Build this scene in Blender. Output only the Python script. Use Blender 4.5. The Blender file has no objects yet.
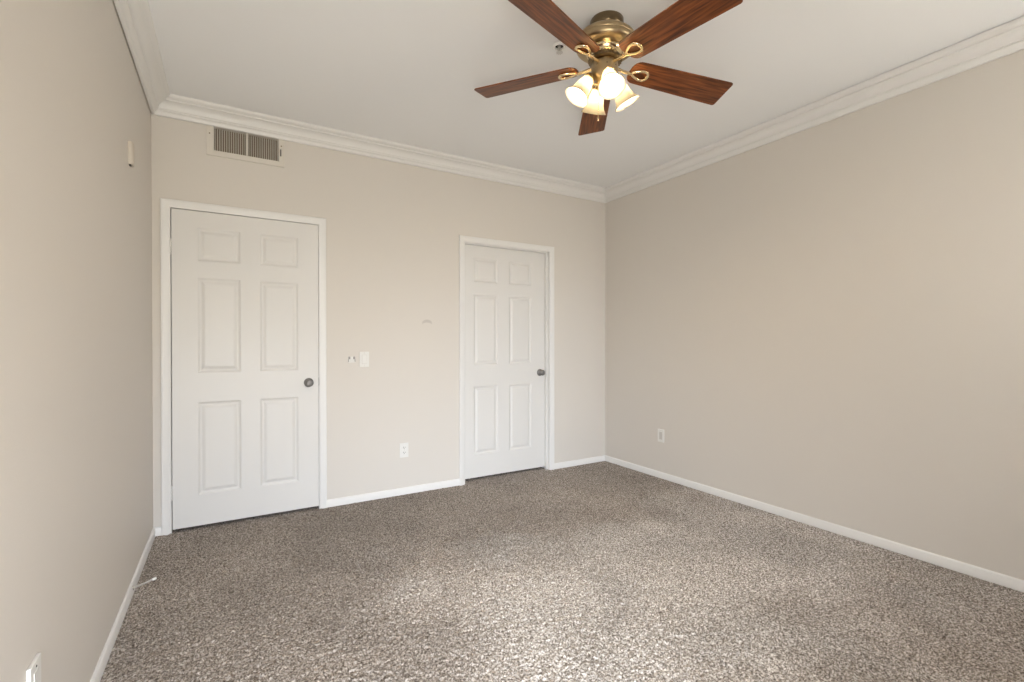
import bpy, bmesh, math, random
import numpy as np
from mathutils import Matrix, Vector

random.seed(7)
C = bpy.context.scene.collection
PI = math.pi

# ------------------------------------------------------------------ camera
F_PX, YAW, PITCH, ROLL, CY, CAM_H = 476.18, 0.5360, -0.0053, -0.0007, 344.83, 1.2014
XL, XR, D, REAR, CEIL = -0.409, 3.282, 3.671, -0.42, 2.722

cam_d = bpy.data.cameras.new('camera')
cam = bpy.data.objects.new('camera', cam_d)
C.objects.link(cam)
right = Vector((math.cos(YAW), -math.sin(YAW), 0))
fwd = Vector((math.sin(YAW) * math.cos(PITCH), math.cos(YAW) * math.cos(PITCH), math.sin(PITCH)))
up = right.cross(fwd)
r2 = math.cos(ROLL) * right + math.sin(ROLL) * up
u2 = -math.sin(ROLL) * right + math.cos(ROLL) * up
cam.matrix_world = Matrix(((r2.x, u2.x, -fwd.x, 0), (r2.y, u2.y, -fwd.y, 0), (r2.z, u2.z, -fwd.z, CAM_H), (0, 0, 0, 1)))
cam_d.sensor_width = 36
cam_d.lens = F_PX / 1024 * 36
cam_d.shift_y = (CY - 341) / 1024
cam_d.clip_start = 0.02
bpy.context.scene.camera = cam

# ------------------------------------------------------------------ sky, daylight, exposure
sc = bpy.context.scene
sc.view_settings.view_transform = 'Standard'
sc.view_settings.look = 'None'
sc.view_settings.gamma = 1
sc.view_settings.use_curve_mapping = False
sc.view_settings.exposure = 0.0
# rear wall openings: x0, x1, z0, z1 (unseen, unglazed, placed and sized to light the room)
WINS = [(-0.33, 0.40, 0.08, 1.50), (2.56, 3.12, 1.50, 2.18)]
SKY_COL, GROUND_COL, SKY_STR = (0.785, 0.86, 0.97), (0.685, 0.655, 0.58), 26.2
HAZE_COL, HAZE_AZ, HAZE_EL = (1.31, 1.45, 1.62), 27.0, 14.0     # bright haze low in the sky, behind and left of the camera

w = bpy.data.worlds.new('sky')
sc.world = w
w.use_nodes = True
nt = w.node_tree
nt.nodes.clear()
tc = nt.nodes.new('ShaderNodeTexCoord')
sep = nt.nodes.new('ShaderNodeSeparateXYZ')
mr = nt.nodes.new('ShaderNodeMapRange')
mr.inputs[1].default_value = -0.03
mr.inputs[2].default_value = 0.06
mix = nt.nodes.new('ShaderNodeMix')
mix.data_type = 'RGBA'
mix.inputs[6].default_value = (*GROUND_COL, 1)
mix.inputs[7].default_value = (*SKY_COL, 1)
bg = nt.nodes.new('ShaderNodeBackground')
bg.inputs[1].default_value = SKY_STR
wo = nt.nodes.new('ShaderNodeOutputWorld')
nt.links.new(tc.outputs['Generated'], sep.inputs[0])
nt.links.new(sep.outputs[2], mr.inputs[0])
nt.links.new(mr.outputs[0], mix.inputs[0])
dt = nt.nodes.new('ShaderNodeVectorMath')
dt.operation = 'DOT_PRODUCT'
a_, e_ = math.radians(HAZE_AZ), math.radians(HAZE_EL)
dt.inputs[1].default_value = (-math.sin(a_) * math.cos(e_), -math.cos(a_) * math.cos(e_), math.sin(e_))
nt.links.new(tc.outputs['Generated'], dt.inputs[0])
mxn = nt.nodes.new('ShaderNodeMath')
mxn.operation = 'MAXIMUM'
mxn.inputs[1].default_value = 0.0
nt.links.new(dt.outputs['Value'], mxn.inputs[0])
pwn = nt.nodes.new('ShaderNodeMath')
pwn.operation = 'POWER'
pwn.inputs[1].default_value = 14.0
nt.links.new(mxn.outputs[0], pwn.inputs[0])
hz = nt.nodes.new('ShaderNodeMix')
hz.data_type = 'RGBA'
hz.inputs[6].default_value = (0, 0, 0, 1)
hz.inputs[7].default_value = (*HAZE_COL, 1)
nt.links.new(pwn.outputs[0], hz.inputs[0])
add = nt.nodes.new('ShaderNodeMix')
add.data_type = 'RGBA'
add.blend_type = 'ADD'
add.clamp_result = False
add.inputs[0].default_value = 1
nt.links.new(mix.outputs[2], add.inputs[6])
nt.links.new(hz.outputs[2], add.inputs[7])
nt.links.new(add.outputs[2], bg.inputs[0])
nt.links.new(bg.outputs[0], wo.inputs[0])

for WIN in WINS:
    pd = bpy.data.lights.new('window_portal', 'AREA')
    pd.shape = 'RECTANGLE'
    pd.size = WIN[1] - WIN[0]
    pd.size_y = WIN[3] - WIN[2]
    pd.cycles.is_portal = True
    po = bpy.data.objects.new('window_portal', pd)
    po.location = ((WIN[0] + WIN[1]) / 2, REAR - 0.125, (WIN[2] + WIN[3]) / 2)
    po.rotation_euler = (PI / 2, 0, 0)      # faces +y, into the room
    C.objects.link(po)
BULB_W = 620.0


# ------------------------------------------------------------------ materials
def mat(name, col, rough=0.5, metal=0.0, bump=None, spec=0.5, **kw):
    m = bpy.data.materials.new(name)
    m.use_nodes = True
    b = m.node_tree.nodes['Principled BSDF']
    b.inputs['Base Color'].default_value = (*col, 1)
    b.inputs['Roughness'].default_value = rough
    b.inputs['Metallic'].default_value = metal
    b.inputs['Specular IOR Level'].default_value = spec
    if bump:
        sc_, st = bump
        t = m.node_tree
        tcn = t.nodes.new('ShaderNodeTexCoord')
        n = t.nodes.new('ShaderNodeTexNoise')
        n.inputs['Scale'].default_value = sc_
        n.inputs['Detail'].default_value = 2
        bm_ = t.nodes.new('ShaderNodeBump')
        bm_.inputs['Strength'].default_value = st
        bm_.inputs['Distance'].default_value = 0.002
        t.links.new(tcn.outputs['Object'], n.inputs['Vector'])
        t.links.new(n.outputs['Fac'], bm_.inputs['Height'])
        t.links.new(bm_.outputs[0], b.inputs['Normal'])
    return m


WALL_COL = (0.695, 0.652, 0.597)
M_WALL = mat('beige_wall_paint', WALL_COL, 0.55, bump=(160, 0.12), spec=0.3)
M_CEIL = mat('white_ceiling_paint', (0.88, 0.885, 0.89), 0.8, bump=(120, 0.12), spec=0.2)
M_TRIM = mat('white_trim_paint', (0.80, 0.787, 0.765), 0.38, spec=0.4)
M_DOOR = mat('white_door_paint', (0.745, 0.728, 0.70), 0.42, bump=(300, 0.05), spec=0.4)
M_PLASTIC = mat('white_plastic', (0.80, 0.785, 0.75), 0.3)
M_PLASTIC_G = mat('greyed_plastic', (0.62, 0.59, 0.55), 0.35)
M_CREAM = mat('cream_plastic', (0.70, 0.655, 0.585), 0.4)
M_SENS = mat('beige_plastic', (0.60, 0.54, 0.46), 0.5)
M_WHITE = mat('bright_white_enamel', (0.90, 0.89, 0.87), 0.3)
M_PRONG = mat('taupe_metal', (0.36, 0.33, 0.31), 0.5)
M_SLOT = mat('dark_slot', (0.05, 0.045, 0.04), 0.7)
M_NICKEL = mat('satin_nickel', (0.31, 0.30, 0.29), 0.62, 1.0)
M_STEEL = mat('zinc_steel', (0.62, 0.60, 0.57), 0.32, 1.0)
M_BRASS_A = mat('antique_brass', (0.40, 0.305, 0.18), 0.36, 1.0)
M_BRASS_D = mat('dark_antique_brass', (0.20, 0.145, 0.085), 0.3, 1.0)
M_BRASS_P = mat('polished_brass', (0.86, 0.70, 0.44), 0.16, 1.0)
M_DUCT = mat('dusty_filter', (0.26, 0.205, 0.15), 0.9)
M_VOID_SHADE = mat('painted_void_shade', (0.03, 0.028, 0.025), 0.9)  # near-black colour standing in for shade in hollow places

# back wall: the paint plus one grey crescent scuff with a shape of its own
M_WALLB = M_WALL.copy()
M_WALLB.name = 'beige_wall_paint_scuffed'
t = M_WALLB.node_tree
bs = t.nodes['Principled BSDF']
tcn = t.nodes.new('ShaderNodeTexCoord')


def math_node(t, op, a, b=None):
    n = t.nodes.new('ShaderNodeMath')
    n.operation = op
    for i, v in enumerate((a, b)):
        if v is None:
            continue
        if isinstance(v, (int, float)):
            n.inputs[i].default_value = v
        else:
            t.links.new(v, n.inputs[i])
    return n.outputs[0]


sp = t.nodes.new('ShaderNodeSeparateXYZ')
t.links.new(tcn.outputs['Object'], sp.inputs[0])


def ell(cx, cz, rx, rz):
    u = math_node(t, 'DIVIDE', math_node(t, 'SUBTRACT', sp.outputs[0], cx), rx)
    v = math_node(t, 'DIVIDE', math_node(t, 'SUBTRACT', sp.outputs[2], cz), rz)
    return math_node(t, 'ADD', math_node(t, 'MULTIPLY', u, u), math_node(t, 'MULTIPLY', v, v))


def less(x, k, s):
    n = t.nodes.new('ShaderNodeMapRange')
    t.links.new(x, n.inputs[0])
    n.inputs[1].default_value = k - s
    n.inputs[2].default_value = k + s
    n.inputs[3].default_value = 1
    n.inputs[4].default_value = 0
    return n.outputs[0]


inner = math_node(t, 'SUBTRACT', 1.0, less(ell(1.380, 1.340, 0.044, 0.022), 1.0, 0.3))
msk = math_node(t, 'MULTIPLY', less(ell(1.380, 1.358, 0.042, 0.028), 1.0, 0.25), inner)
mx = t.nodes.new('ShaderNodeMix')
mx.data_type = 'RGBA'
mx.inputs[6].default_value = (*WALL_COL, 1)
mx.inputs[7].default_value = (0.44, 0.40, 0.365, 1)
t.links.new(math_node(t, 'MULTIPLY', msk, 0.5), mx.inputs[0])
t.links.new(mx.outputs[2], bs.inputs['Base Color'])

# carpet
M_CARPET = bpy.data.materials.new('mottled_taupe_carpet')
M_CARPET.use_nodes = True
t = M_CARPET.node_tree
bs = t.nodes['Principled BSDF']
bs.inputs['Roughness'].default_value = 0.95
bs.inputs['Specular IOR Level'].default_value = 0.08
bs.inputs['Sheen Weight'].default_value = 0.15
tcn = t.nodes.new('ShaderNodeTexCoord')
n1 = t.nodes.new('ShaderNodeTexNoise')
n1.inputs['Scale'].default_value = 125
n1.inputs['Detail'].default_value = 4
n1.inputs['Roughness'].default_value = 0.80
r1 = t.nodes.new('ShaderNodeValToRGB')
e = r1.color_ramp.elements
e[0].position, e[0].color = 0.40, (0.075, 0.055, 0.040, 1)
e[1].position, e[1].color = 0.60, (0.68, 0.615, 0.555, 1)
em = r1.color_ramp.elements.new(0.50)
em.color = (0.315, 0.262, 0.215, 1)
n2 = t.nodes.new('ShaderNodeTexNoise')
n2.inputs['Scale'].default_value = 1.5
n2.inputs['Detail'].default_value = 5
n2.inputs['Distortion'].default_value = 0.7
r2n = t.nodes.new('ShaderNodeMapRange')
r2n.inputs[1].default_value = 0.38
r2n.inputs[2].default_value = 0.62
r2n.inputs[3].default_value = 0.88
r2n.inputs[4].default_value = 1.08
mul = t.nodes.new('ShaderNodeMix')
mul.data_type = 'RGBA'
mul.blend_type = 'MULTIPLY'
mul.inputs[0].default_value = 1
t.links.new(tcn.outputs['Object'], n1.inputs['Vector'])
t.links.new(tcn.outputs['Object'], n2.inputs['Vector'])
t.links.new(n1.outputs['Fac'], r1.inputs[0])
t.links.new(n2.outputs['Fac'], r2n.inputs[0])
cmb = t.nodes.new('ShaderNodeCombineXYZ')
# vacuum-brushed nap: its sheen and shade put into the colour as wandering sweeps
spc = t.nodes.new('ShaderNodeSeparateXYZ')
t.links.new(tcn.outputs['Object'], spc.inputs[0])
n3 = t.nodes.new('ShaderNodeTexNoise')
n3.inputs['Scale'].default_value = 2.2
n3.inputs['Detail'].default_value = 3
t.links.new(tcn.outputs['Object'], n3.inputs['Vector'])
wob = math_node(t, 'MULTIPLY', math_node(t, 'SUBTRACT', n3.outputs['Fac'], 0.5), 1.6)


def sweep_edge(v, soft):
    return less(math_node(t, 'ADD', v, wob), 0.0, soft)


m_ = math_node(t, 'MULTIPLY', sweep_edge(math_node(t, 'SUBTRACT', spc.outputs[1], 2.42), 0.26), sweep_edge(math_node(t, 'SUBTRACT', 0.85, spc.outputs[0]), 0.35))
m_ = math_node(t, 'MULTIPLY', m_, sweep_edge(math_node(t, 'SUBTRACT', 0.95, spc.outputs[1]), 0.35))
dk = math_node(t, 'MULTIPLY', sweep_edge(math_node(t, 'SUBTRACT', 2.50, spc.outputs[1]), 0.15),
               math_node(t, 'MULTIPLY', sweep_edge(math_node(t, 'SUBTRACT', 0.20, spc.outputs[0]), 0.30), sweep_edge(math_node(t, 'SUBTRACT', spc.outputs[0], 1.75), 0.35)))
for i, amp in enumerate((0.33, 0.40, 0.47)):
    nap = math_node(t, 'ADD', math_node(t, 'MULTIPLY', m_, amp), 0.96)
    nap = math_node(t, 'SUBTRACT', nap, math_node(t, 'MULTIPLY', dk, 0.14))
    t.links.new(math_node(t, 'MULTIPLY', nap, r2n.outputs[0]), cmb.inputs[i])
t.links.new(r1.outputs[0], mul.inputs[6])
t.links.new(cmb.outputs[0], mul.inputs[7])
t.links.new(mul.outputs[2], bs.inputs['Base Color'])
bpn = t.nodes.new('ShaderNodeBump')
bpn.inputs['Strength'].default_value = 0.5
bpn.inputs['Distance'].default_value = 0.006
t.links.new(n1.outputs['Fac'], bpn.inputs['Height'])
t.links.new(bpn.outputs[0], bs.inputs['Normal'])

# blade wood (grain runs along local x)
M_WOOD = bpy.data.materials.new('rosewood_veneer')
M_WOOD.use_nodes = True
t = M_WOOD.node_tree
bs = t.nodes['Principled BSDF']
bs.inputs['Roughness'].default_value = 0.34
bs.inputs['Specular IOR Level'].default_value = 0.32
tcn = t.nodes.new('ShaderNodeTexCoord')
mp = t.nodes.new('ShaderNodeMapping')
mp.inputs['Scale'].default_value = (2.2, 34, 34)
n1 = t.nodes.new('ShaderNodeTexNoise')
n1.inputs['Scale'].default_value = 2.2
n1.inputs['Detail'].default_value = 6
n1.inputs['Distortion'].default_value = 0.6
r1 = t.nodes.new('ShaderNodeValToRGB')
e = r1.color_ramp.elements
e[0].position, e[0].color = 0.30, (0.043, 0.0105, 0.0035, 1)
e[1].position, e[1].color = 0.72, (0.275, 0.084, 0.022, 1)
t.links.new(tcn.outputs['Object'], mp.inputs[0])
t.links.new(mp.outputs[0], n1.inputs['Vector'])
t.links.new(n1.outputs['Fac'], r1.inputs[0])
t.links.new(r1.outputs[0], bs.inputs['Base Color'])

# lamp glass: translucent opal glass
M_OPAL = bpy.data.materials.new('opal_glass')
M_OPAL.use_nodes = True
t = M_OPAL.node_tree
t.nodes.clear()
o_ = t.nodes.new('ShaderNodeOutputMaterial')
df = t.nodes.new('ShaderNodeBsdfDiffuse')
df.inputs[0].default_value = (0.34, 0.32, 0.275, 1)
tr = t.nodes.new('ShaderNodeBsdfTranslucent')
tr.inputs[0].default_value = (0.46, 0.435, 0.365, 1)
gl = t.nodes.new('ShaderNodeBsdfGlossy')
gl.inputs[1].default_value = 0.25
m1 = t.nodes.new('ShaderNodeMixShader')
m1.inputs[0].default_value = 0.55
m2 = t.nodes.new('ShaderNodeMixShader')
m2.inputs[0].default_value = 0.05
t.links.new(df.outputs[0], m1.inputs[1])
t.links.new(tr.outputs[0], m1.inputs[2])
t.links.new(m1.outputs[0], m2.inputs[1])
t.links.new(gl.outputs[0], m2.inputs[2])
t.links.new(m2.outputs[0], o_.inputs[0])

M_BULB = bpy.data.materials.new('lit_bulb')
M_BULB.use_nodes = True
b = M_BULB.node_tree.nodes['Principled BSDF']
b.inputs['Base Color'].default_value = (0.9, 0.9, 0.88, 1)
b.inputs['Emission Color'].default_value = (1.0, 0.80, 0.55, 1)
b.inputs['Emission Strength'].default_value = BULB_W


# ------------------------------------------------------------------ mesh helpers
def link(name, verts, faces, m=None, parent=None, smooth=False, mats=None):
    me = bpy.data.meshes.new(name)
    me.from_pydata([tuple(v) for v in verts], [], faces)
    bm = bmesh.new()
    bm.from_mesh(me)
    bmesh.ops.recalc_face_normals(bm, faces=bm.faces)
    bm.to_mesh(me)
    bm.free()
    o = bpy.data.objects.new(name, me)
    C.objects.link(o)
    if m:
        me.materials.append(m)
    return finish(o, parent, smooth)


def finish(o, parent=None, smooth=False):
    me = o.data
    if smooth:
        for p in me.polygons:
            p.use_smooth = True
        try:
            me.set_sharp_from_angle(angle=math.radians(38))
        except Exception:
            pass
    if parent:
        o.parent = parent
    return o


class MB:
    """collects shapes of ONE object"""
    def __init__(s):
        s.v, s.f = [], []

    def add(s, v, f, M=None):
        k = len(s.v)
        s.v += [(M @ Vector(p)) if M else Vector(p) for p in v]
        s.f += [tuple(i + k for i in q) for q in f]
        return s

    def box(s, x0, x1, y0, y1, z0, z1, M=None, bev=0.0):
        if bev <= 0:
            v = [(x, y, z) for x in (x0, x1) for y in (y0, y1) for z in (z0, z1)]
            f = [(0, 1, 3, 2), (4, 6, 7, 5), (0, 4, 5, 1), (2, 3, 7, 6), (0, 2, 6, 4), (1, 5, 7, 3)]
            return s.add(v, f, M)
        bm = bmesh.new()
        bmesh.ops.create_cube(bm, size=1)
        for q in bm.verts:
            q.co = Vector(((x0 + x1) / 2 + q.co.x * (x1 - x0), (y0 + y1) / 2 + q.co.y * (y1 - y0), (z0 + z1) / 2 + q.co.z * (z1 - z0)))
        bmesh.ops.bevel(bm, geom=list(bm.edges), offset=bev, segments=2, affect='EDGES', profile=0.6)
        bm.verts.index_update()
        v = [q.co.copy() for q in bm.verts]
        f = [tuple(q.index for q in p.verts) for p in bm.faces]
        bm.free()
        return s.add(v, f, M)

    def lathe(s, prof, M=None, n=40, close=True):
        """prof: list of (r, z) turned round local z"""
        v, f = [], []
        for r, z in prof:
            for i in range(n):
                a = 2 * PI * i / n
                v.append((r * math.cos(a), r * math.sin(a), z))
        for j in range(len(prof) - 1):
            for i in range(n):
                i2 = (i + 1) % n
                f.append((j * n + i, j * n + i2, (j + 1) * n + i2, (j + 1) * n + i))
        if close:
            f.append(tuple(range(n)))
            f.append(tuple(range((len(prof) - 1) * n, len(prof) * n)))
        return s.add(v, f, M)

    def tube(s, pts, rad, n=10, closed=False, flat=1.0, M=None):
        pts = [Vector(p) for p in pts]
        N = len(pts)
        v, f = [], []
        prev = None
        for i, p in enumerate(pts):
            if closed:
                d = pts[(i + 1) % N] - pts[i - 1]
            else:
                d = pts[min(i + 1, N - 1)] - pts[max(i - 1, 0)]
            d.normalize()
            ref = Vector((0, 0, 1)) if abs(d.z) < 0.9 else Vector((1, 0, 0))
            if prev is None:
                a = d.cross(ref).normalized()
            else:
                a = (prev - d * prev.dot(d)).normalized()
            prev = a
            b_ = d.cross(a)
            r = rad[i] if isinstance(rad, (list, tuple)) else rad
            for k in range(n):
                t_ = 2 * PI * k / n
                v.append(p + a * (r * math.cos(t_)) + b_ * (r * flat * math.sin(t_)))
        L = N if closed else N - 1
        for i in range(L):
            for k in range(n):
                k2 = (k + 1) % n
                i2 = (i + 1) % N
                f.append((i * n + k, i * n + k2, i2 * n + k2, i2 * n + k))
        if not closed:
            f.append(tuple(range(n)))
            f.append(tuple(range((N - 1) * n, N * n)))
        return s.add(v, f, M)

    def sphere(s, c, r, M=None, n=16, sc_=(1, 1, 1)):
        prof = [(max(r * math.sin(PI * j / n), 1e-5), -r * math.cos(PI * j / n)) for j in range(n + 1)]
        T = Matrix.Translation(c) @ Matrix.Diagonal((*sc_, 1))
        return s.lathe(prof, (M @ T) if M else T, n=max(12, n), close=False)

    def build(s, name, m, parent=None, smooth=False):
        return link(name, s.v, s.f, m, parent, smooth)


def tag(o, label=None, cat=None, group=None, kind=None):
    if label:
        o['label'] = label
    if cat:
        o['category'] = cat
    if group:
        o['group'] = group
    if kind:
        o['kind'] = kind
    return o


def struct(o, label=None, cat=None):
    return tag(o, label, cat, kind='structure')


def empty(name, loc):
    o = bpy.data.objects.new(name, None)
    o.empty_display_size = 0.05
    o.location = loc
    C.objects.link(o)
    return o


def sweep(profile, path, name, m, parent=None, smooth=True, mb=None):
    """profile: closed outline of (a, z): a = distance out from the wall, z = world height.
    path: list of functions a -> (x, y) giving the mitred position at each end/corner."""
    n = len(profile)
    v, f = [], []
    for fn in path:
        for a, z in profile:
            x, y, dz = fn(a)
            v.append((x, y, z + dz))
    for j in range(len(path) - 1):
        for i in range(n):
            i2 = (i + 1) % n
            f.append((j * n + i, j * n + i2, (j + 1) * n + i2, (j + 1) * n + i))
    f.append(tuple(range(n)))
    f.append(tuple(range((len(path) - 1) * n, len(path) * n)))
    if mb:
        return mb.add(v, f)
    return link(name, v, f, m, parent, smooth)


# ------------------------------------------------------------------ room shell
# door geometry (x of the casing's outer edges)
D1, D2 = (-0.3660, 0.6075), (1.6640, 2.6385)
CASE, ZC, ZO = 0.050, 2.100, 2.059       # casing width, casing top, opening top
OPEN1 = (D1[0] + CASE - 0.002, D1[1] - CASE + 0.002)
OPEN2 = (D2[0] + CASE - 0.002, D2[1] - CASE + 0.002)
VENT = (-0.081, 0.298, 2.455, 2.6115)


def wall_with_holes(name, x0, x1, z0, z1, holes, depth, y, sgn, m):
    """a wall in the xz plane at y with boxed recesses (sgn: direction away from the room)"""
    xs = sorted({x0, x1, *[h[0] for h in holes], *[h[1] for h in holes]})
    zs = sorted({z0, z1, *[h[2] for h in holes], *[h[3] for h in holes]})
    mb = MB()

    def quad(a, b, c, d):
        mb.add([a, b, c, d], [(0, 1, 2, 3)])
    for i in range(len(xs) - 1):
        for j in range(len(zs) - 1):
            cx, cz = (xs[i] + xs[i + 1]) / 2, (zs[j] + zs[j + 1]) / 2
            if any(h[0] < cx < h[1] and h[2] < cz < h[3] for h in holes):
                continue
            for yy in (y, y + sgn * depth):
                quad((xs[i], yy, zs[j]), (xs[i + 1], yy, zs[j]), (xs[i + 1], yy, zs[j + 1]), (xs[i], yy, zs[j + 1]))
    y2 = y + sgn * depth
    for h in holes:
        a, b, c, d = h[:4]
        for (p, q) in (((a, c), (b, c)), ((b, c), (b, d)), ((b, d), (a, d)), ((a, d), (a, c))):
            quad((p[0], y, p[1]), (q[0], y, q[1]), (q[0], y2, q[1]), (p[0], y2, p[1]))
    for (p, q) in (((x0, z0), (x1, z0)), ((x1, z0), (x1, z1)), ((x1, z1), (x0, z1)), ((x0, z1), (x0, z0))):
        quad((p[0], y, p[1]), (q[0], y, q[1]), (q[0], y2, q[1]), (p[0], y2, p[1]))
    me = bpy.data.meshes.new(name)
    me.from_pydata([tuple(v) for v in mb.v], [], mb.f)
    bm = bmesh.new()
    bm.from_mesh(me)
    bmesh.ops.remove_doubles(bm, verts=bm.verts, dist=1e-5)
    bmesh.ops.recalc_face_normals(bm, faces=bm.faces)
    bm.to_mesh(me)
    bm.free()
    me.materials.append(m)
    o = bpy.data.objects.new(name, me)
    C.objects.link(o)
    return o


wb = wall_with_holes('wall_back', XL - 0.12, XR + 0.12, -0.05, CEIL + 0.1,
                     [(OPEN1[0], OPEN1[1], -0.03, ZO), (OPEN2[0], OPEN2[1], -0.03, ZO), VENT], 0.14, D, 1, M_WALLB)
struct(wb, 'beige back wall with two white doors and a vent', 'wall')
hb = MB()
hb.box(XL - 0.12, XR + 0.12, D + 0.141, D + 0.20, -0.05, CEIL + 0.1)  # added panel: painted dark for the unlit gap, keeps daylight out
struct(hb.build('wall_shade_backing', M_VOID_SHADE), 'near-black backing panel, shade behind the doors put into its colour', 'wall')
struct(MB().box(XL - 0.12, XL, REAR - 0.12, D + 0.14, -0.05, CEIL + 0.1).build('wall_left', M_WALL), 'beige left wall', 'wall')
struct(MB().box(XR, XR + 0.12, REAR - 0.12, D + 0.14, -0.05, CEIL + 0.1).build('wall_right', M_WALL), 'beige right wall', 'wall')
struct(wall_with_holes('wall_rear', XL - 0.12, XR + 0.12, -0.05, CEIL + 0.1, WINS, 0.12, REAR, -1, M_WALL), 'beige rear wall with two added windows sized for the daylight', 'wall')
struct(MB().box(XL - 0.12, XR + 0.12, REAR - 0.12, D + 0.14, CEIL, CEIL + 0.1).build('ceiling', M_CEIL), 'white painted ceiling', 'ceiling')

# carpet: fine pile as displaced geometry
gx0, gx1, gy0, gy1, st = XL - 0.02, XR + 0.02, REAR - 0.02, D + 0.13, 0.0052
nx, ny = int((gx1 - gx0) / st) + 1, int((gy1 - gy0) / st) + 1
rng = np.random.default_rng(3)
X, Y = np.meshgrid(np.linspace(gx0, gx1, nx), np.linspace(gy0, gy1, ny), indexing='ij')
H = rng.random((nx, ny))
Hs = H.copy()
for ax in (0, 1):
    Hs = (np.roll(Hs, 1, ax) + 2 * Hs + np.roll(Hs, -1, ax)) / 4
Z = (0.35 * H + 0.65 * (Hs - 0.5) * 2.2 + 0.2) * 0.010 - 0.006
X = X + (rng.random((nx, ny)) - 0.5) * st * 0.7
Y = Y + (rng.random((nx, ny)) - 0.5) * st * 0.7
co = np.stack([X, Y, Z], -1).reshape(-1, 3).astype(np.float32)
idx = np.arange(nx * ny, dtype=np.int32).reshape(nx, ny)
q = np.stack([idx[:-1, :-1], idx[1:, :-1], idx[1:, 1:], idx[:-1, 1:]], -1).reshape(-1, 4)
me = bpy.data.meshes.new('floor')
me.vertices.add(len(co))
me.vertices.foreach_set('co', co.ravel())
me.loops.add(q.size)
me.loops.foreach_set('vertex_index', q.ravel())
me.polygons.add(len(q))
me.polygons.foreach_set('loop_start', np.arange(0, q.size, 4, dtype=np.int32))
me.polygons.foreach_set('use_smooth', np.ones(len(q), dtype=bool))
me.update(calc_edges=True)
me.materials.append(M_CARPET)
fl = bpy.data.objects.new('floor', me)
C.objects.link(fl)
struct(fl, 'mottled taupe carpet', 'floor')

# ------------------------------------------------------------------ crown moulding
CR = [(0.000, 0.113), (0.010, 0.113), (0.015, 0.111), (0.0175, 0.106), (0.0195, 0.098), (0.025, 0.091), (0.032, 0.0870), (0.0338, 0.085),
      (0.0310, 0.0822), (0.0314, 0.0785), (0.0365, 0.076), (0.039, 0.066), (0.045, 0.053), (0.055, 0.043), (0.067, 0.0365), (0.076, 0.0345), (0.078, 0.032),
      (0.0760, 0.0295), (0.0765, 0.0262), (0.080, 0.0240), (0.089, 0.021), (0.0955, 0.016), (0.099, 0.010), (0.100, 0.000), (0.0, 0.0)]
crown = [(a, CEIL - d) for a, d in CR]
struct(sweep(crown, [lambda a: (XL + a + 0.001, D - a, 0), lambda a: (XR - a - 0.001, D - a, 0)], 'trim_1', M_TRIM), 'white crown moulding along the back wall', 'crown moulding')
gapL = [(a + 0.0045, z) for a, z in crown]
struct(sweep(gapL, [lambda a: (XL + a, D - a - 0.001, 0), lambda a: (XL + a, REAR + a, 0)], 'trim_2', M_TRIM), 'white crown moulding along the left wall, thin dark gap below', 'crown moulding')
struct(sweep(crown, [lambda a: (XR - a, D - a - 0.001, 0), lambda a: (XR - a, 2.7, -0.0008), lambda a: (XR - a, 1.6, -0.0035), lambda a: (XR - a, REAR + a, -0.0045)],
             'trim_3', M_TRIM), 'white crown moulding along the right wall', 'crown moulding')
struct(sweep(crown, [lambda a: (XL + a, REAR + a + 0.001, 0), lambda a: (XR - a, REAR + a + 0.001, 0)], 'trim_4', M_TRIM), 'white crown moulding along the rear wall', 'crown moulding')

# ------------------------------------------------------------------ baseboards
BB = [(0, 0.0), (0.012, 0.0), (0.012, 0.040), (0.0105, 0.043), (0.0105, 0.046), (0.008, 0.050), (0.004, 0.0545), (0, 0.0545)]
mb = MB()
sweep(BB, [lambda a: (XL + a, D - a, 0), lambda a: (D1[0] - 0.0005, D - a, 0)], '', None, mb=mb)
sweep(BB, [lambda a: (D1[1] + 0.0005, D - a, 0), lambda a: (D2[0] - 0.0005, D - a, 0)], '', None, mb=mb)
sweep(BB, [lambda a: (D2[1] + 0.0005, D - a, 0), lambda a: (XR - a, D - a, 0)], '', None, mb=mb)
struct(mb.build('baseboard_back', M_TRIM, smooth=True), 'white baseboard under the back wall between the doors', 'baseboard')
struct(sweep(BB, [lambda a: (XL + a, D - a - 0.0005, 0), lambda a: (XL + a, REAR + a, 0)], 'baseboard_left', M_TRIM), 'white baseboard along the left wall', 'baseboard')
struct(sweep(BB, [lambda a: (XR - a, D - a - 0.0005, 0), lambda a: (XR - a, REAR + a, 0)], 'baseboard_right', M_TRIM), 'white baseboard along the right wall', 'baseboard')


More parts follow.
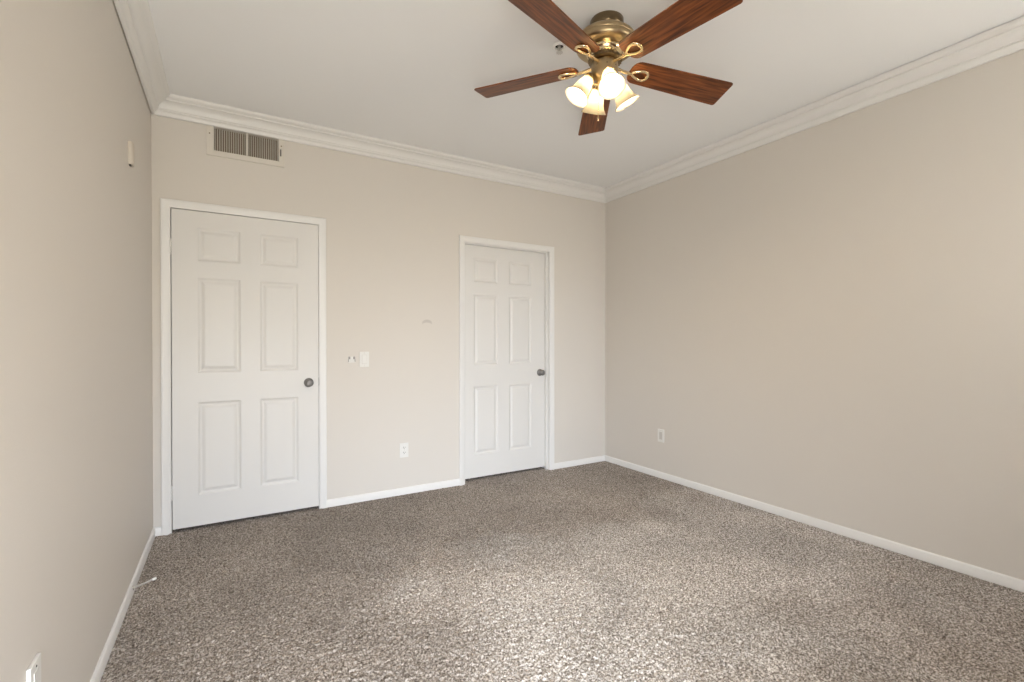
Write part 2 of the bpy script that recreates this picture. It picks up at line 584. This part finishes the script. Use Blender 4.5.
# ------------------------------------------------------------------ door casings
def casing(name, dx, op, label, stop_y=None):
    """outline swept round the opening: left leg, head, right leg with mitred corners"""
    prof = [(0.0, 0.0), (0.0, 0.012), (0.003, 0.0155), (0.016, 0.0165), (0.020, 0.0145), (0.030, 0.013), (0.038, 0.0115), (0.043, 0.009),
            (CASE, 0.006), (CASE, 0.0)]       # (inward from the outer edge, out from the wall)
    mb = MB()
    v, f = [], []
    n = len(prof)
    path = [lambda a: (dx[0] + a, -0.004), lambda a: (dx[0] + a, ZC - a), lambda a: (dx[1] - a, ZC - a), lambda a: (dx[1] - a, -0.004)]
    for fn in path:
        for a, h in prof:
            x, z = fn(a)
            v.append((x, D - h, z))
    for j in range(3):
        for i in range(n):
            i2 = (i + 1) % n
            f.append((j * n + i, j * n + i2, (j + 1) * n + i2, (j + 1) * n + i))
    f += [tuple(range(n)), tuple(range(3 * n, 4 * n))]
    mb.add(v, f)
    # jamb lining inside the opening
    j0, j1 = op
    mb.box(j0 - 0.0, j0 + 0.003, D + 0.0005, D + 0.135, -0.004, ZO)
    mb.box(j1 - 0.003, j1, D + 0.0005, D + 0.135, -0.004, ZO)
    mb.box(j0, j1, D + 0.0005, D + 0.135, ZO - 0.003, ZO)
    if stop_y:
        a, b_ = stop_y
        mb.box(j0 + 0.003, j0 + 0.014, a, b_, -0.004, ZO - 0.003)
        mb.box(j1 - 0.014, j1 - 0.003, a, b_, -0.004, ZO - 0.003)
        mb.box(j0 + 0.014, j1 - 0.014, a, b_, ZO - 0.014, ZO - 0.003)
    return struct(mb.build(name, M_TRIM, smooth=True), label, 'door frame')


casing('trim_5', D1, OPEN1, 'white door casing around the left door')
casing('trim_6', D2, OPEN2, 'white door casing around the right recessed door', (D + 0.030, D + 0.064))


# ------------------------------------------------------------------ six-panel doors
def door_slab(name, x0, x1, z0, z1, yf, cols, rows):
    """front face at yf with six moulded panels; cols/rows: panel limits"""
    mb = MB()
    steps = [(0.0, 0.0), (0.004, 0.0015), (0.012, 0.0080), (0.018, 0.0095), (0.024, 0.0090), (0.034, 0.0040), (0.043, 0.0015)]
    xs = [x0, cols[0][0], cols[0][1], cols[1][0], cols[1][1], x1]
    zs = [z0]
    for a, b_ in rows:
        zs += [a, b_]
    zs.append(z1)
    for i in range(5):
        for j in range(len(zs) - 1):
            a, b_, c, d = xs[i], xs[i + 1], zs[j], zs[j + 1]
            if i % 2 == 1 and j % 2 == 1:
                v, f = [], []
                for ins, dep in steps:
                    v += [(a + ins, yf + dep, c + ins), (b_ - ins, yf + dep, c + ins), (b_ - ins, yf + dep, d - ins), (a + ins, yf + dep, d - ins)]
                for k in range(len(steps) - 1):
                    for e_ in range(4):
                        e2 = (e_ + 1) % 4
                        f.append((k * 4 + e_, k * 4 + e2, k * 4 + 4 + e2, k * 4 + 4 + e_))
                k = (len(steps) - 1) * 4
                f.append((k, k + 1, k + 2, k + 3))
                mb.add(v, f)
            else:
                mb.add([(a, yf, c), (b_, yf, c), (b_, yf, d), (a, yf, d)], [(0, 1, 2, 3)])
    yb = yf + 0.035
    mb.add([(x0, yb, z0), (x1, yb, z0), (x1, yb, z1), (x0, yb, z1)], [(0, 1, 2, 3)])
    for (p, q_) in (((x0, z0), (x1, z0)), ((x1, z0), (x1, z1)), ((x1, z1), (x0, z1)), ((x0, z1), (x0, z0))):
        mb.add([(p[0], yf, p[1]), (q_[0], yf, q_[1]), (q_[0], yb, q_[1]), (p[0], yb, p[1])], [(0, 1, 2, 3)])
    me = bpy.data.meshes.new(name)
    me.from_pydata([tuple(v) for v in mb.v], [], mb.f)
    bm = bmesh.new()
    bm.from_mesh(me)
    bmesh.ops.remove_doubles(bm, verts=bm.verts, dist=1e-5)
    bmesh.ops.recalc_face_normals(bm, faces=bm.faces)
    bm.to_mesh(me)
    bm.free()
    me.materials.append(M_DOOR)
    o = bpy.data.objects.new(name, me)
    C.objects.link(o)
    return o


ROWS = ((0.216, 0.818), (1.004, 1.621), (1.726, 1.942))


def knob(parent, x, y, z, r=0.0265, L=0.058):
    """turned door knob on a round rose; axis towards the room (-y)"""
    Mx = Matrix.Translation((x, y, z)) @ Matrix.Rotation(PI / 2, 4, 'X')
    k = MB().lathe([(0.001, 0.030), (0.010, 0.030), (0.011, 0.031), (0.017, 0.033), (0.0235, 0.037), (r, 0.043), (r, 0.048), (0.0245, 0.0535),
                    (0.021, 0.0570), (0.016, 0.0595), (0.010, 0.0610), (0.0050, 0.0615), (0.0045, 0.0600), (0.0005, 0.0600)], Mx, 32).build('door_knob', M_NICKEL, parent, True)
    k['label'] = 'satin nickel door knob'
    rz = MB().lathe([(0.001, 0.0), (0.0325, 0.0), (0.0325, 0.003), (0.029, 0.008), (0.020, 0.011), (0.0115, 0.013), (0.0105, 0.018), (0.0105, 0.031), (0.001, 0.031)],
                    Mx, 32).build('rose', M_NICKEL, k, True)
    return k


def door(name, x0, x1, yf, label, dx=0.0):
    cols = ((x0 + 0.135 + dx, x0 + 0.3795 + dx), (x1 - 0.3745 + dx, x1 - 0.1320 + dx))
    o = door_slab(name, x0, x1, 0.020, ZO - 0.0125, yf, cols, ROWS)
    struct(o, label, 'door')
    return o


d1 = door('door_1', -0.3105, 0.5545, D - 0.001, 'white six-panel door at left, hinges showing on its left edge')
knob(d1, 0.4885, D - 0.001, 0.9150)
for z in (1.805, 1.03, 0.252):
    hg = MB()
    for k in range(5):
        hg.lathe([(0.0055, -0.0475 + k * 0.019 + 0.0004), (0.0058, -0.0475 + k * 0.019 + 0.001), (0.0058, -0.0475 + k * 0.019 + 0.018),
                  (0.0055, -0.0475 + k * 0.019 + 0.0186)], Matrix.Translation((-0.3125, D - 0.0055, z)), 14)
    hg.box(-0.3090, -0.2985, D - 0.0022, D - 0.0005, z - 0.0475, z + 0.0475)
    hgo = hg.build('hinge', M_DOOR, d1, True)
    if z == 1.03:
        bpy.data.objects.remove(hgo)
MB().box(0.5548, 0.5588, D - 0.0005, D + 0.020, 0.890, 0.948).build('latch_plate', M_NICKEL, d1)
d2 = door('door_2', OPEN2[0] + 0.0055, OPEN2[1] - 0.0055, D + 0.066, 'white six-panel door at right, recessed in its frame', -0.022)
knob(d2, OPEN2[1] - 0.0055 - 0.060, D + 0.066, 0.9165)

# ------------------------------------------------------------------ rear window frames (unseen, added for daylight)
for k, (wx0, wx1, wz0, wz1) in enumerate(WINS):
    mb = MB()
    yy = REAR - 0.09
    for (a, b_, c, d) in ((wx0, wx0 + 0.025, wz0, wz1), (wx1 - 0.025, wx1, wz0, wz1), (wx0 + 0.025, wx1 - 0.025, wz0, wz0 + 0.025),
                          (wx0 + 0.025, wx1 - 0.025, wz1 - 0.025, wz1)):
        mb.box(a, b_, yy, yy + 0.05, c, d, bev=0.004)
    struct(mb.build('window_%d' % (k + 1), M_TRIM), ('white frame of the tall unseen window added to the rear wall for daylight', 'white frame of the high unseen window added to the rear wall for daylight')[k], 'window')

MBX = MB().box(2.36, 2.44, REAR - 3.4, REAR - 0.121, -0.05, 3.1)  # unseen fin added to keep low haze off the right wall
struct(MBX.build('wall_light_fin', M_WALL), 'unseen fin wall added outside between the two windows to block low haze', 'wall')

# ------------------------------------------------------------------ ceiling fan
FX, FY = 1.525, 1.6965
fan = empty('ceiling_fan', (FX, FY, CEIL))
tag(fan, 'brass ceiling fan with five rosewood blades and four lit glass shades', 'ceiling fan')
TX, TY = -0.0353, 0.0189
nrm = Vector((-TX, -TY, 1)).normalized()
TILT = Vector((0, 0, 1)).rotation_difference(nrm).to_matrix().to_4x4()


def z_(prof):
    return [(r, -d) for r, d in prof]


MB().lathe(z_([(0.02, 0.0005), (0.076, 0.0005), (0.0785, 0.004), (0.0785, 0.034), (0.0765, 0.040), (0.0745, 0.042), (0.0740, 0.062), (0.071, 0.072), (0.064, 0.080), (0.03, 0.081)]),
           Matrix.Translation((0.018, 0.020, 0)), 48).build('canopy', M_BRASS_D, fan, True)
h = MB().lathe(z_([(0.03, 0.078), (0.082, 0.083), (0.104, 0.087), (0.122, 0.093), (0.133, 0.102), (0.1385, 0.112), (0.1395, 0.123), (0.138, 0.125), (0.138, 0.128),
                   (0.1395, 0.130), (0.139, 0.140), (0.136, 0.147), (0.128, 0.153), (0.112, 0.157), (0.094, 0.159), (0.03, 0.159)]), TILT, 56).build('motor_housing', M_BRASS_A, fan, True)
rg = MB().lathe(z_([(0.03, 0.157), (0.090, 0.157), (0.091, 0.166), (0.088, 0.168), (0.088, 0.172), (0.086, 0.175), (0.083, 0.182), (0.080, 0.184), (0.080, 0.187),
                    (0.075, 0.190), (0.070, 0.195), (0.03, 0.195)]), TILT, 48).build('hub_ring', M_BRASS_P, h, True)
fly = MB().lathe(z_([(0.02, 0.194), (0.074, 0.194), (0.076, 0.198), (0.076, 0.209), (0.072, 0.212), (0.02, 0.212)]), TILT, 48)
for k in range(30):
    a = 2 * PI * k / 30
    fly.box(0.0755, 0.0785, -0.003, 0.003, -0.208, -0.199, TILT @ Matrix.Rotation(a, 4, 'Z'))
fly.build('flywheel', M_BRASS_D, fan, True)
swt = MB().lathe(z_([(0.02, 0.211), (0.052, 0.211), (0.059, 0.217), (0.061, 0.225), (0.061, 0.262), (0.058, 0.276), (0.049, 0.288), (0.038, 0.298), (0.034, 0.314), (0.026, 0.326),
                     (0.012, 0.332), (0.010, 0.340), (0.004, 0.346), (0.0005, 0.346)]), TILT, 48).build('switch_housing', M_BRASS_A, fan, True)
for k in range(8):
    a = 2 * PI * (k + 0.3) / 8
    MB().sphere((0.0605 * math.cos(a), 0.0605 * math.sin(a), -0.244), 0.0035, TILT, 8).build('screw', M_BRASS_D, swt, True)

# blades
R_T, W_T, W_R, PITCHB, PH0, BOW, R0 = 0.6455, 0.1574, 0.1330, -0.2099, -0.2906, -0.0514, 0.128
ZB = -(CEIL - 2.4877) + 0.0             # height of the blade plane under the ceiling at r = 0.2


def blade_outline():
    def hw(u):
        return (W_R + (W_T - W_R) * (u - 0.2) / (R_T - 0.2)) / 2
    pts = []
    # root: broad rounded end
    for k in range(13):
        a = PI / 2 + PI * k / 12
        c_, s_ = math.cos(a), math.sin(a)
        u = R0 + 0.052 + 0.052 * math.copysign(abs(c_) ** 0.75, c_)
        pts.append((u, hw(R0 + 0.05) * math.copysign(abs(s_) ** 0.75, s_)))
    rc = 0.012
    for k in range(7):
        a = -PI / 2 + PI / 2 * k / 6
        pts.append((R_T - rc + rc * math.cos(a), -hw(R_T) + rc + rc * math.sin(a)))
    for k in range(7):
        a = PI / 2 * k / 6
        pts.append((R_T - rc + rc * math.cos(a), hw(R_T) - rc + rc * math.sin(a)))
    return pts


def blade_z(u):
    return BOW * (u - 0.2)


def make_blade():
    out = blade_outline()
    n = len(out)
    th = 0.0055
    v, f = [], []
    layers = [(0.0, 0.0018), (0.0, th - 0.0018)]
    ring = []
    for (ins, zz) in ((0.0012, 0.0), (0.0, 0.0012), (0.0, th - 0.0012), (0.0012, th)):
        for (u, s_) in out:
            cu, cs = u, s_
            if ins:
                L = math.hypot(u - 0.39, s_)
                cu = u - (u - 0.39) / L * ins
                cs = s_ - s_ / L * ins
            v.append((cu, cs, zz))
    for j in range(3):
        for i in range(n):
            i2 = (i + 1) % n
            f.append((j * n + i, j * n + i2, (j + 1) * n + i2, (j + 1) * n + i))
    f.append(tuple(range(n)))
    f.append(tuple(range(3 * n, 4 * n)))
    v2 = []
    for (x, y, z) in v:
        v2.append((x, y * math.cos(PITCHB) - z * math.sin(PITCHB), blade_z(x) + y * math.sin(PITCHB) + z * math.cos(PITCHB)))
    return v2, f


def make_arm():
    """cast blade iron: stem from the flywheel, then an open teardrop loop under the blade"""
    mb = MB()
    Rb = Matrix.Rotation(PITCHB, 4, 'X')

    def on(u, s_, dz=-0.0065):
        p = Rb @ Vector((0, s_, dz))
        return Vector((u, p.y, blade_z(u) + p.z))
    root = Vector((0.058, 0, -0.229 - ZB))
    stem = []
    for k in range(9):
        t_ = k / 8
        a, b_, c = root, Vector((0.105, 0, root.z - 0.012)), on(0.142, 0, -0.010)
        stem.append(a * (1 - t_) ** 2 + b_ * 2 * t_ * (1 - t_) + c * t_ ** 2)
    mb.tube(stem, [0.0085 - 0.0015 * k / 8 for k in range(9)], 10)
    loop = []
    N = 30
    for k in range(N):
        a = 2 * PI * k / N
        r = 0.5 - 0.5 * math.cos(a)               # 0 at the tip, 1 at the far end
        u = 0.138 + 0.082 * r
        s_ = 0.0315 * math.sin(a) * (0.35 + 0.65 * r) * 1.15
        loop.append(on(u, s_))
    mb.tube(loop, 0.0072, 10, closed=True)
    for (u, s_) in ((0.217, 0.0), (0.205, 0.026), (0.205, -0.026)):
        p = on(u, s_, -0.008)
        mb.sphere(p, 0.0085, None, 8, (1, 1, 0.6))
    return mb


bv, bf = make_blade()
for k in range(5):
    a = PH0 + 2 * PI * k / 5
    bl = link('blade', bv, bf, M_WOOD, None, False)
    bl.parent = fan
    bl.matrix_local = TILT @ Matrix.Translation((0, 0, ZB)) @ Matrix.Rotation(a, 4, 'Z')
    make_arm().build('blade_iron', M_BRASS_P, bl, True)

# light kit: four arms with bell shades
SH_A0 = math.radians(-111.6)
for k in range(4):
    a = SH_A0 + k * PI / 2
    B = Matrix.Translation((-0.006, 0.0035, -0.027)) @ TILT @ Matrix.Rotation(a, 4, 'Z')
    arm = MB().tube([(0.020, 0, -0.285), (0.034, 0, -0.292), (0.047, 0, -0.288), (0.056, 0, -0.277), (0.0615, 0, -0.264)], 0.0062, 10, M=B)
    ax = Matrix.Translation((0.058, 0, -0.252)) @ Matrix.Rotation(-math.radians(31), 4, 'Y')
    arm.lathe(z_([(0.004, -0.004), (0.014, -0.002), (0.022, 0.006), (0.0265, 0.016), (0.0285, 0.024), (0.0265, 0.0255), (0.004, 0.0255)]), B @ ax, 28)
    ao = arm.build('lamp_arm', M_BRASS_P, fan, True)
    outer = [(0.0255, 0.022), (0.0275, 0.030), (0.031, 0.040), (0.0355, 0.056), (0.0385, 0.074), (0.0420, 0.092), (0.0480, 0.108), (0.0560, 0.121), (0.0615, 0.128)]
    inner_ = [(r - 0.0028, d) for r, d in outer]
    s_ = MB().lathe(z_(outer + [(0.0605, 0.1295)] + inner_[::-1]), B @ ax, 40, close=False)
    n_ = 40
    so = s_.build('lamp_shade', M_OPAL, ao, True)
    bulb = MB().lathe(z_([(0.012, 0.026), (0.013, 0.040), (0.019, 0.052), (0.0245, 0.064), (0.0255, 0.074), (0.0225, 0.086), (0.0150, 0.095), (0.006, 0.0985), (0.0005, 0.099)]), B @ ax, 24)
    bulb.build('bulb', M_BULB, ao, True)

# pull chain with fob
pc = MB()
PCT = Matrix.Translation((-0.006, 0.0035, -0.024)) @ TILT
cx, cy = -0.030, -0.012
for k in range(46):
    pc.sphere((cx, cy, -0.296 - k * 0.0034), 0.0014, PCT, 6)
pc.lathe(z_([(0.0008, 0.450), (0.003, 0.453), (0.0042, 0.462), (0.003, 0.472), (0.0008, 0.475)]), PCT @ Matrix.Translation((cx, cy, 0)), 12)
pc.build('pull_chain', M_BRASS_P, fan, True)

# ------------------------------------------------------------------ sprinkler head
SPK = (1.461, 1.982)
sx, sy = SPK
spk = empty('fire_sprinkler', (sx, sy, CEIL))
tag(spk, 'small recessed fire sprinkler with white ring on ceiling beside the fan', 'sprinkler')
MB().lathe(z_([(0.022, 0.0), (0.034, 0.0), (0.035, 0.003), (0.033, 0.007), (0.027, 0.010), (0.0235, 0.010), (0.0205, 0.001)]), None, 32, close=False).build('escutcheon', M_WHITE, spk, True)
MB().lathe(z_([(0.001, 0.0002), (0.0205, 0.0002), (0.0205, 0.0015), (0.001, 0.0015)]), None, 24).build('recess_shade', M_VOID_SHADE, spk)  # flat disc, the shade inside the ring painted near-black
sp_ = MB().lathe(z_([(0.002, 0.001), (0.009, 0.001), (0.009, 0.009), (0.006, 0.012), (0.002, 0.012)]), None, 20)
for s_ in (-1, 1):
    sp_.tube([(s_ * 0.007, 0, -0.010), (s_ * 0.011, 0, -0.018), (s_ * 0.008, 0, -0.028), (0, 0, -0.034)], 0.002, 8)
sp_.tube([(0, 0, -0.012), (0, 0, -0.034)], 0.0025, 8)
sp_.build('sprinkler_body', M_STEEL, spk, True)
df_ = MB().lathe(z_([(0.001, 0.034), (0.014, 0.034), (0.0145, 0.0355), (0.001, 0.0360)]), None, 24)
for k in range(10):
    df_.box(0.0125, 0.0175, -0.0022, 0.0022, -0.0360, -0.0345, Matrix.Rotation(2 * PI * k / 10, 4, 'Z'))
df_.build('deflector', M_STEEL, spk)

# ------------------------------------------------------------------ return-air vent in the back wall
vx0, vx1, vz0, vz1 = -0.122, 0.335, 2.4195, 2.6085
ox0, ox1, oz0, oz1 = VENT
vent = empty('air_vent', ((vx0 + vx1) / 2, D, vz0))
tag(vent, 'cream metal wall vent with upright louvres tucked under the crown moulding', 'vent')
off = -Vector(vent.location)
T = Matrix.Translation(off)
mb = MB()
y0, y1 = D - 0.0085, D
mb.box(vx0, ox0, y0, y1, vz0, vz1, T, 0.0015)
mb.box(ox1, vx1, y0, y1, vz0, vz1, T, 0.0015)
mb.box(ox0 - 0.001, ox1 + 0.001, y0, y1, vz0, oz0, T, 0.0015)
mb.box(0.1025, 0.1130, y0, y1 + 0.012, oz0 - 0.001, vz1, T, 0.001)
mb.build('frame', M_CREAM, vent)
mb = MB()
for (a, b_) in ((ox0, 0.1025), (0.1130, ox1)):
    n = 14
    for k in range(n):
        cxx = a + (b_ - a) * (k + 0.5) / n
        mb.box(-0.0016, 0.0016, -0.010, 0.010, oz0 + 0.0005, oz1 - 0.0005, T @ Matrix.Translation((cxx, D + 0.011, 0)) @ Matrix.Rotation(math.radians(-2), 4, 'Z'))
mb.build('louvres', M_CREAM, vent)
mb = MB()
mb.box(ox0 + 0.0005, ox1 - 0.0005, D + 0.034, D + 0.037, oz0 + 0.0005, oz1 - 0.0005, T)
mb.build('filter', M_DUCT, vent)
mb = MB()
mb.box(0.3105, 0.3135, D - 0.0175, D - 0.0080, 2.490, 2.540, T, 0.001)
mb.box(0.3085, 0.3155, D - 0.0100, D - 0.0078, 2.494, 2.536, T)
mb.build('damper_lever', M_SLOT, vent)
for (px, pz) in ((-0.105, 2.560), (0.316, 2.5625)):
    MB().lathe([(0.0005, 0.0), (0.0042, 0.0), (0.0036, 0.0018), (0.0005, 0.0022)], T @ Matrix.Translation((px, D - 0.0085, pz)) @ Matrix.Rotation(PI / 2, 4, 'X'), 14).build('screw', M_BRASS_D, vent, True)


# ------------------------------------------------------------------ wall plates
def plate_frame(loc, wall):
    """local x = along the wall to the viewer's right, -y = out into the room"""
    rot = {'back': 0.0, 'right': -PI / 2, 'left': PI / 2}[wall]
    return Matrix.Translation(loc) @ Matrix.Rotation(rot, 4, 'Z')


def screw(parent, x, z, y, m=M_PLASTIC_G):
    s_ = MB().lathe([(0.0004, 0), (0.0030, 0), (0.0026, 0.0010), (0.0004, 0.0013)], Matrix.Translation((x, y, z)) @ Matrix.Rotation(PI / 2, 4, 'X'), 12).build('screw', m, parent, True)
    return s_


def bevel_plate(mb, w_, h_, th):
    mb.box(-w_ / 2, w_ / 2, -th, 0.0, -h_ / 2, h_ / 2, None, min(th * 0.42, 0.003))


def put(o, Mx):
    o.matrix_world = Mx


# light switch
ls = empty('light_switch', (0, 0, 0))
put(ls, plate_frame((0.8790, D, 1.0735), 'back'))
tag(ls, 'white rocker light switch on the back wall right of the left door', 'light switch')
pm = MB()
bevel_plate(pm, 0.070, 0.114, 0.0065)
pm.build('plate', M_PLASTIC, ls)
MB().box(-0.0175, 0.0175, -0.0072, -0.0060, -0.0345, 0.0345).build('rocker_surround', M_PLASTIC_G, ls)
rk = MB()
rk.box(-0.0160, 0.0160, -0.0105, -0.0062, -0.0325, 0.0325, Matrix.Rotation(math.radians(-3.0), 4, 'X'), 0.0012)
rk.build('rocker', M_PLASTIC, ls)
for z in (-0.0485, 0.0485):
    screw(ls, 0, z, -0.0065)

# little holder left of the switch
hd = empty('wall_bracket', (0, 0, 0))
put(hd, plate_frame((0.7865, D, 1.0745), 'back'))
tag(hd, 'tiny two-pronged holder left behind on the wall beside the light switch', 'bracket')
bm_ = MB()
bm_.box(-0.026, 0.026, -0.0025, 0.0, -0.023, 0.021, None, 0.001)
bm_.box(-0.026, 0.026, -0.010, -0.0020, -0.023, -0.0185, None, 0.001)
bm_.build('back_plate', M_PLASTIC, hd)
for s_ in (-1, 1):
    MB().box(s_ * 0.0175 - 0.0065, s_ * 0.0175 + 0.0065, -0.011, -0.0022, 0.002, 0.021, None, 0.0015).build('prong', M_PRONG, hd)
    MB().box(s_ * 0.0235 - 0.002, s_ * 0.0235 + 0.002, -0.009, -0.0022, -0.0185, 0.002, None, 0.0008).build('side_rail', M_PRONG, hd)


def duplex(parent):
    pm = MB()
    bevel_plate(pm, 0.070, 0.114, 0.006)
    pm.build('plate', M_PLASTIC, parent)
    for z in (-0.0195, 0.0195):
        so = MB().box(-0.0170, 0.0170, -0.0080, -0.0055, z - 0.0140, z + 0.0140, None, 0.004).build('socket', M_PLASTIC, parent)
        sl = MB()
        sl.box(-0.0080, -0.0052, -0.0084, -0.0078, z - 0.001, z + 0.0085)
        sl.box(0.0052, 0.0080, -0.0084, -0.0078, z - 0.001, z + 0.0075)
        sl.lathe([(0.0003, 0), (0.0026, 0), (0.0026, 0.0004), (0.0003, 0.0004)], Matrix.Translation((0, -0.0080, z - 0.0070)) @ Matrix.Rotation(PI / 2, 4, 'X'), 10)
        sl.build('slots', M_SLOT, so)
    screw(parent, 0, 0, -0.006)


ob = empty('wall_outlet', (0, 0, 0))
put(ob, plate_frame((1.186, D, 0.3495), 'back'))
tag(ob, 'white double outlet low on the back wall between the two doors', 'outlet')
duplex(ob)

orr = empty('wall_outlet', (0, 0, 0))
put(orr, plate_frame((XR, 2.943, 0.3755), 'right'))
tag(orr, 'white outlet with greyed rectangular insert low on the right wall', 'outlet')
pm = MB()
bevel_plate(pm, 0.070, 0.114, 0.0065)
pm.build('plate', M_PLASTIC, orr)
MB().box(-0.0170, 0.0170, -0.0078, -0.0060, -0.0340, 0.0340, None, 0.0015).build('insert', M_PLASTIC_G, orr)
for z in (-0.0485, 0.0485):
    screw(orr, 0, z, -0.0065)

ol = empty('wall_outlet', (0, 0, 0))
put(ol, plate_frame((XL, 1.563, 0.381), 'left'))
tag(ol, 'white wall plate low on the near left wall, cut by the picture bottom', 'outlet')
pm = MB()
bevel_plate(pm, 0.074, 0.116, 0.0085)
pm.build('plate', M_PLASTIC, ol)
MB().box(-0.0170, 0.0170, -0.0098, -0.0080, -0.0340, 0.0340, None, 0.0015).build('insert', M_PLASTIC, ol)
for z in (-0.0440, 0.0440):
    screw(ol, 0, z, -0.0085, M_SLOT)

# rounded cover high on the left wall
chm = empty('sensor_box', (0, 0, 0))
put(chm, plate_frame((XL, 2.905, 2.104), 'left'))
tag(chm, 'small rounded cream box mounted high on the left wall near the corner', 'sensor')
bm_ = MB()
v, f = [], []
prof = []
for k in range(13):
    a = PI * k / 12
    prof.append((-0.032 * math.cos(a), -0.006 - 0.013 * math.sin(a) ** 0.7))
prof = [(-0.032, 0.0)] + prof + [(0.032, 0.0)]
n = len(prof)
for (z, s_) in ((-0.053, 0.86), (-0.047, 1.0), (0.050, 1.0), (0.056, 0.86)):
    for x, y in prof:
        v.append((x * s_, y * (s_ if y < 0 else 1), z))
for j in range(3):
    for i in range(n):
        i2 = (i + 1) % n
        f.append((j * n + i, j * n + i2, (j + 1) * n + i2, (j + 1) * n + i))
f += [tuple(range(n)), tuple(range(3 * n, 4 * n))]
bm_.add(v, f)
bm_.build('cover', M_SENS, chm, True)
MB().box(-0.026, -0.006, -0.010, -0.002, -0.0590, -0.0525, None, 0.001).build('cover_shadow', M_SLOT, chm)  # dark block standing in for the shadow under the cover

# spring door stop on the left baseboard
ds = empty('door_stop', (XL + 0.012, 2.855, 0.036))
tag(ds, 'spring door stop with white tip on the left baseboard', 'door stop')
Mx = Matrix.Rotation(math.radians(30), 4, 'Z') @ Matrix.Rotation(math.radians(-4), 4, 'Y') @ Matrix.Rotation(PI / 2, 4, 'Y')
MB().lathe([(0.001, 0.0), (0.010, 0.0), (0.010, 0.002), (0.006, 0.006), (0.004, 0.010), (0.001, 0.010)], Mx, 20).build('base', M_STEEL, ds, True)
hx = []
for k in range(22 * 10 + 1):
    a = 2 * PI * k / 10
    hx.append((0.0040 * math.cos(a), 0.0040 * math.sin(a), 0.006 + 0.076 * k / 220))
MB().tube(hx, 0.0017, 6, M=Mx).build('spring', M_STEEL, ds, True)
MB().lathe([(0.001, 0.080), (0.0065, 0.080), (0.0072, 0.084), (0.0072, 0.094), (0.005, 0.098), (0.001, 0.099)], Mx, 18).build('rubber_tip', M_PLASTIC, ds, True)
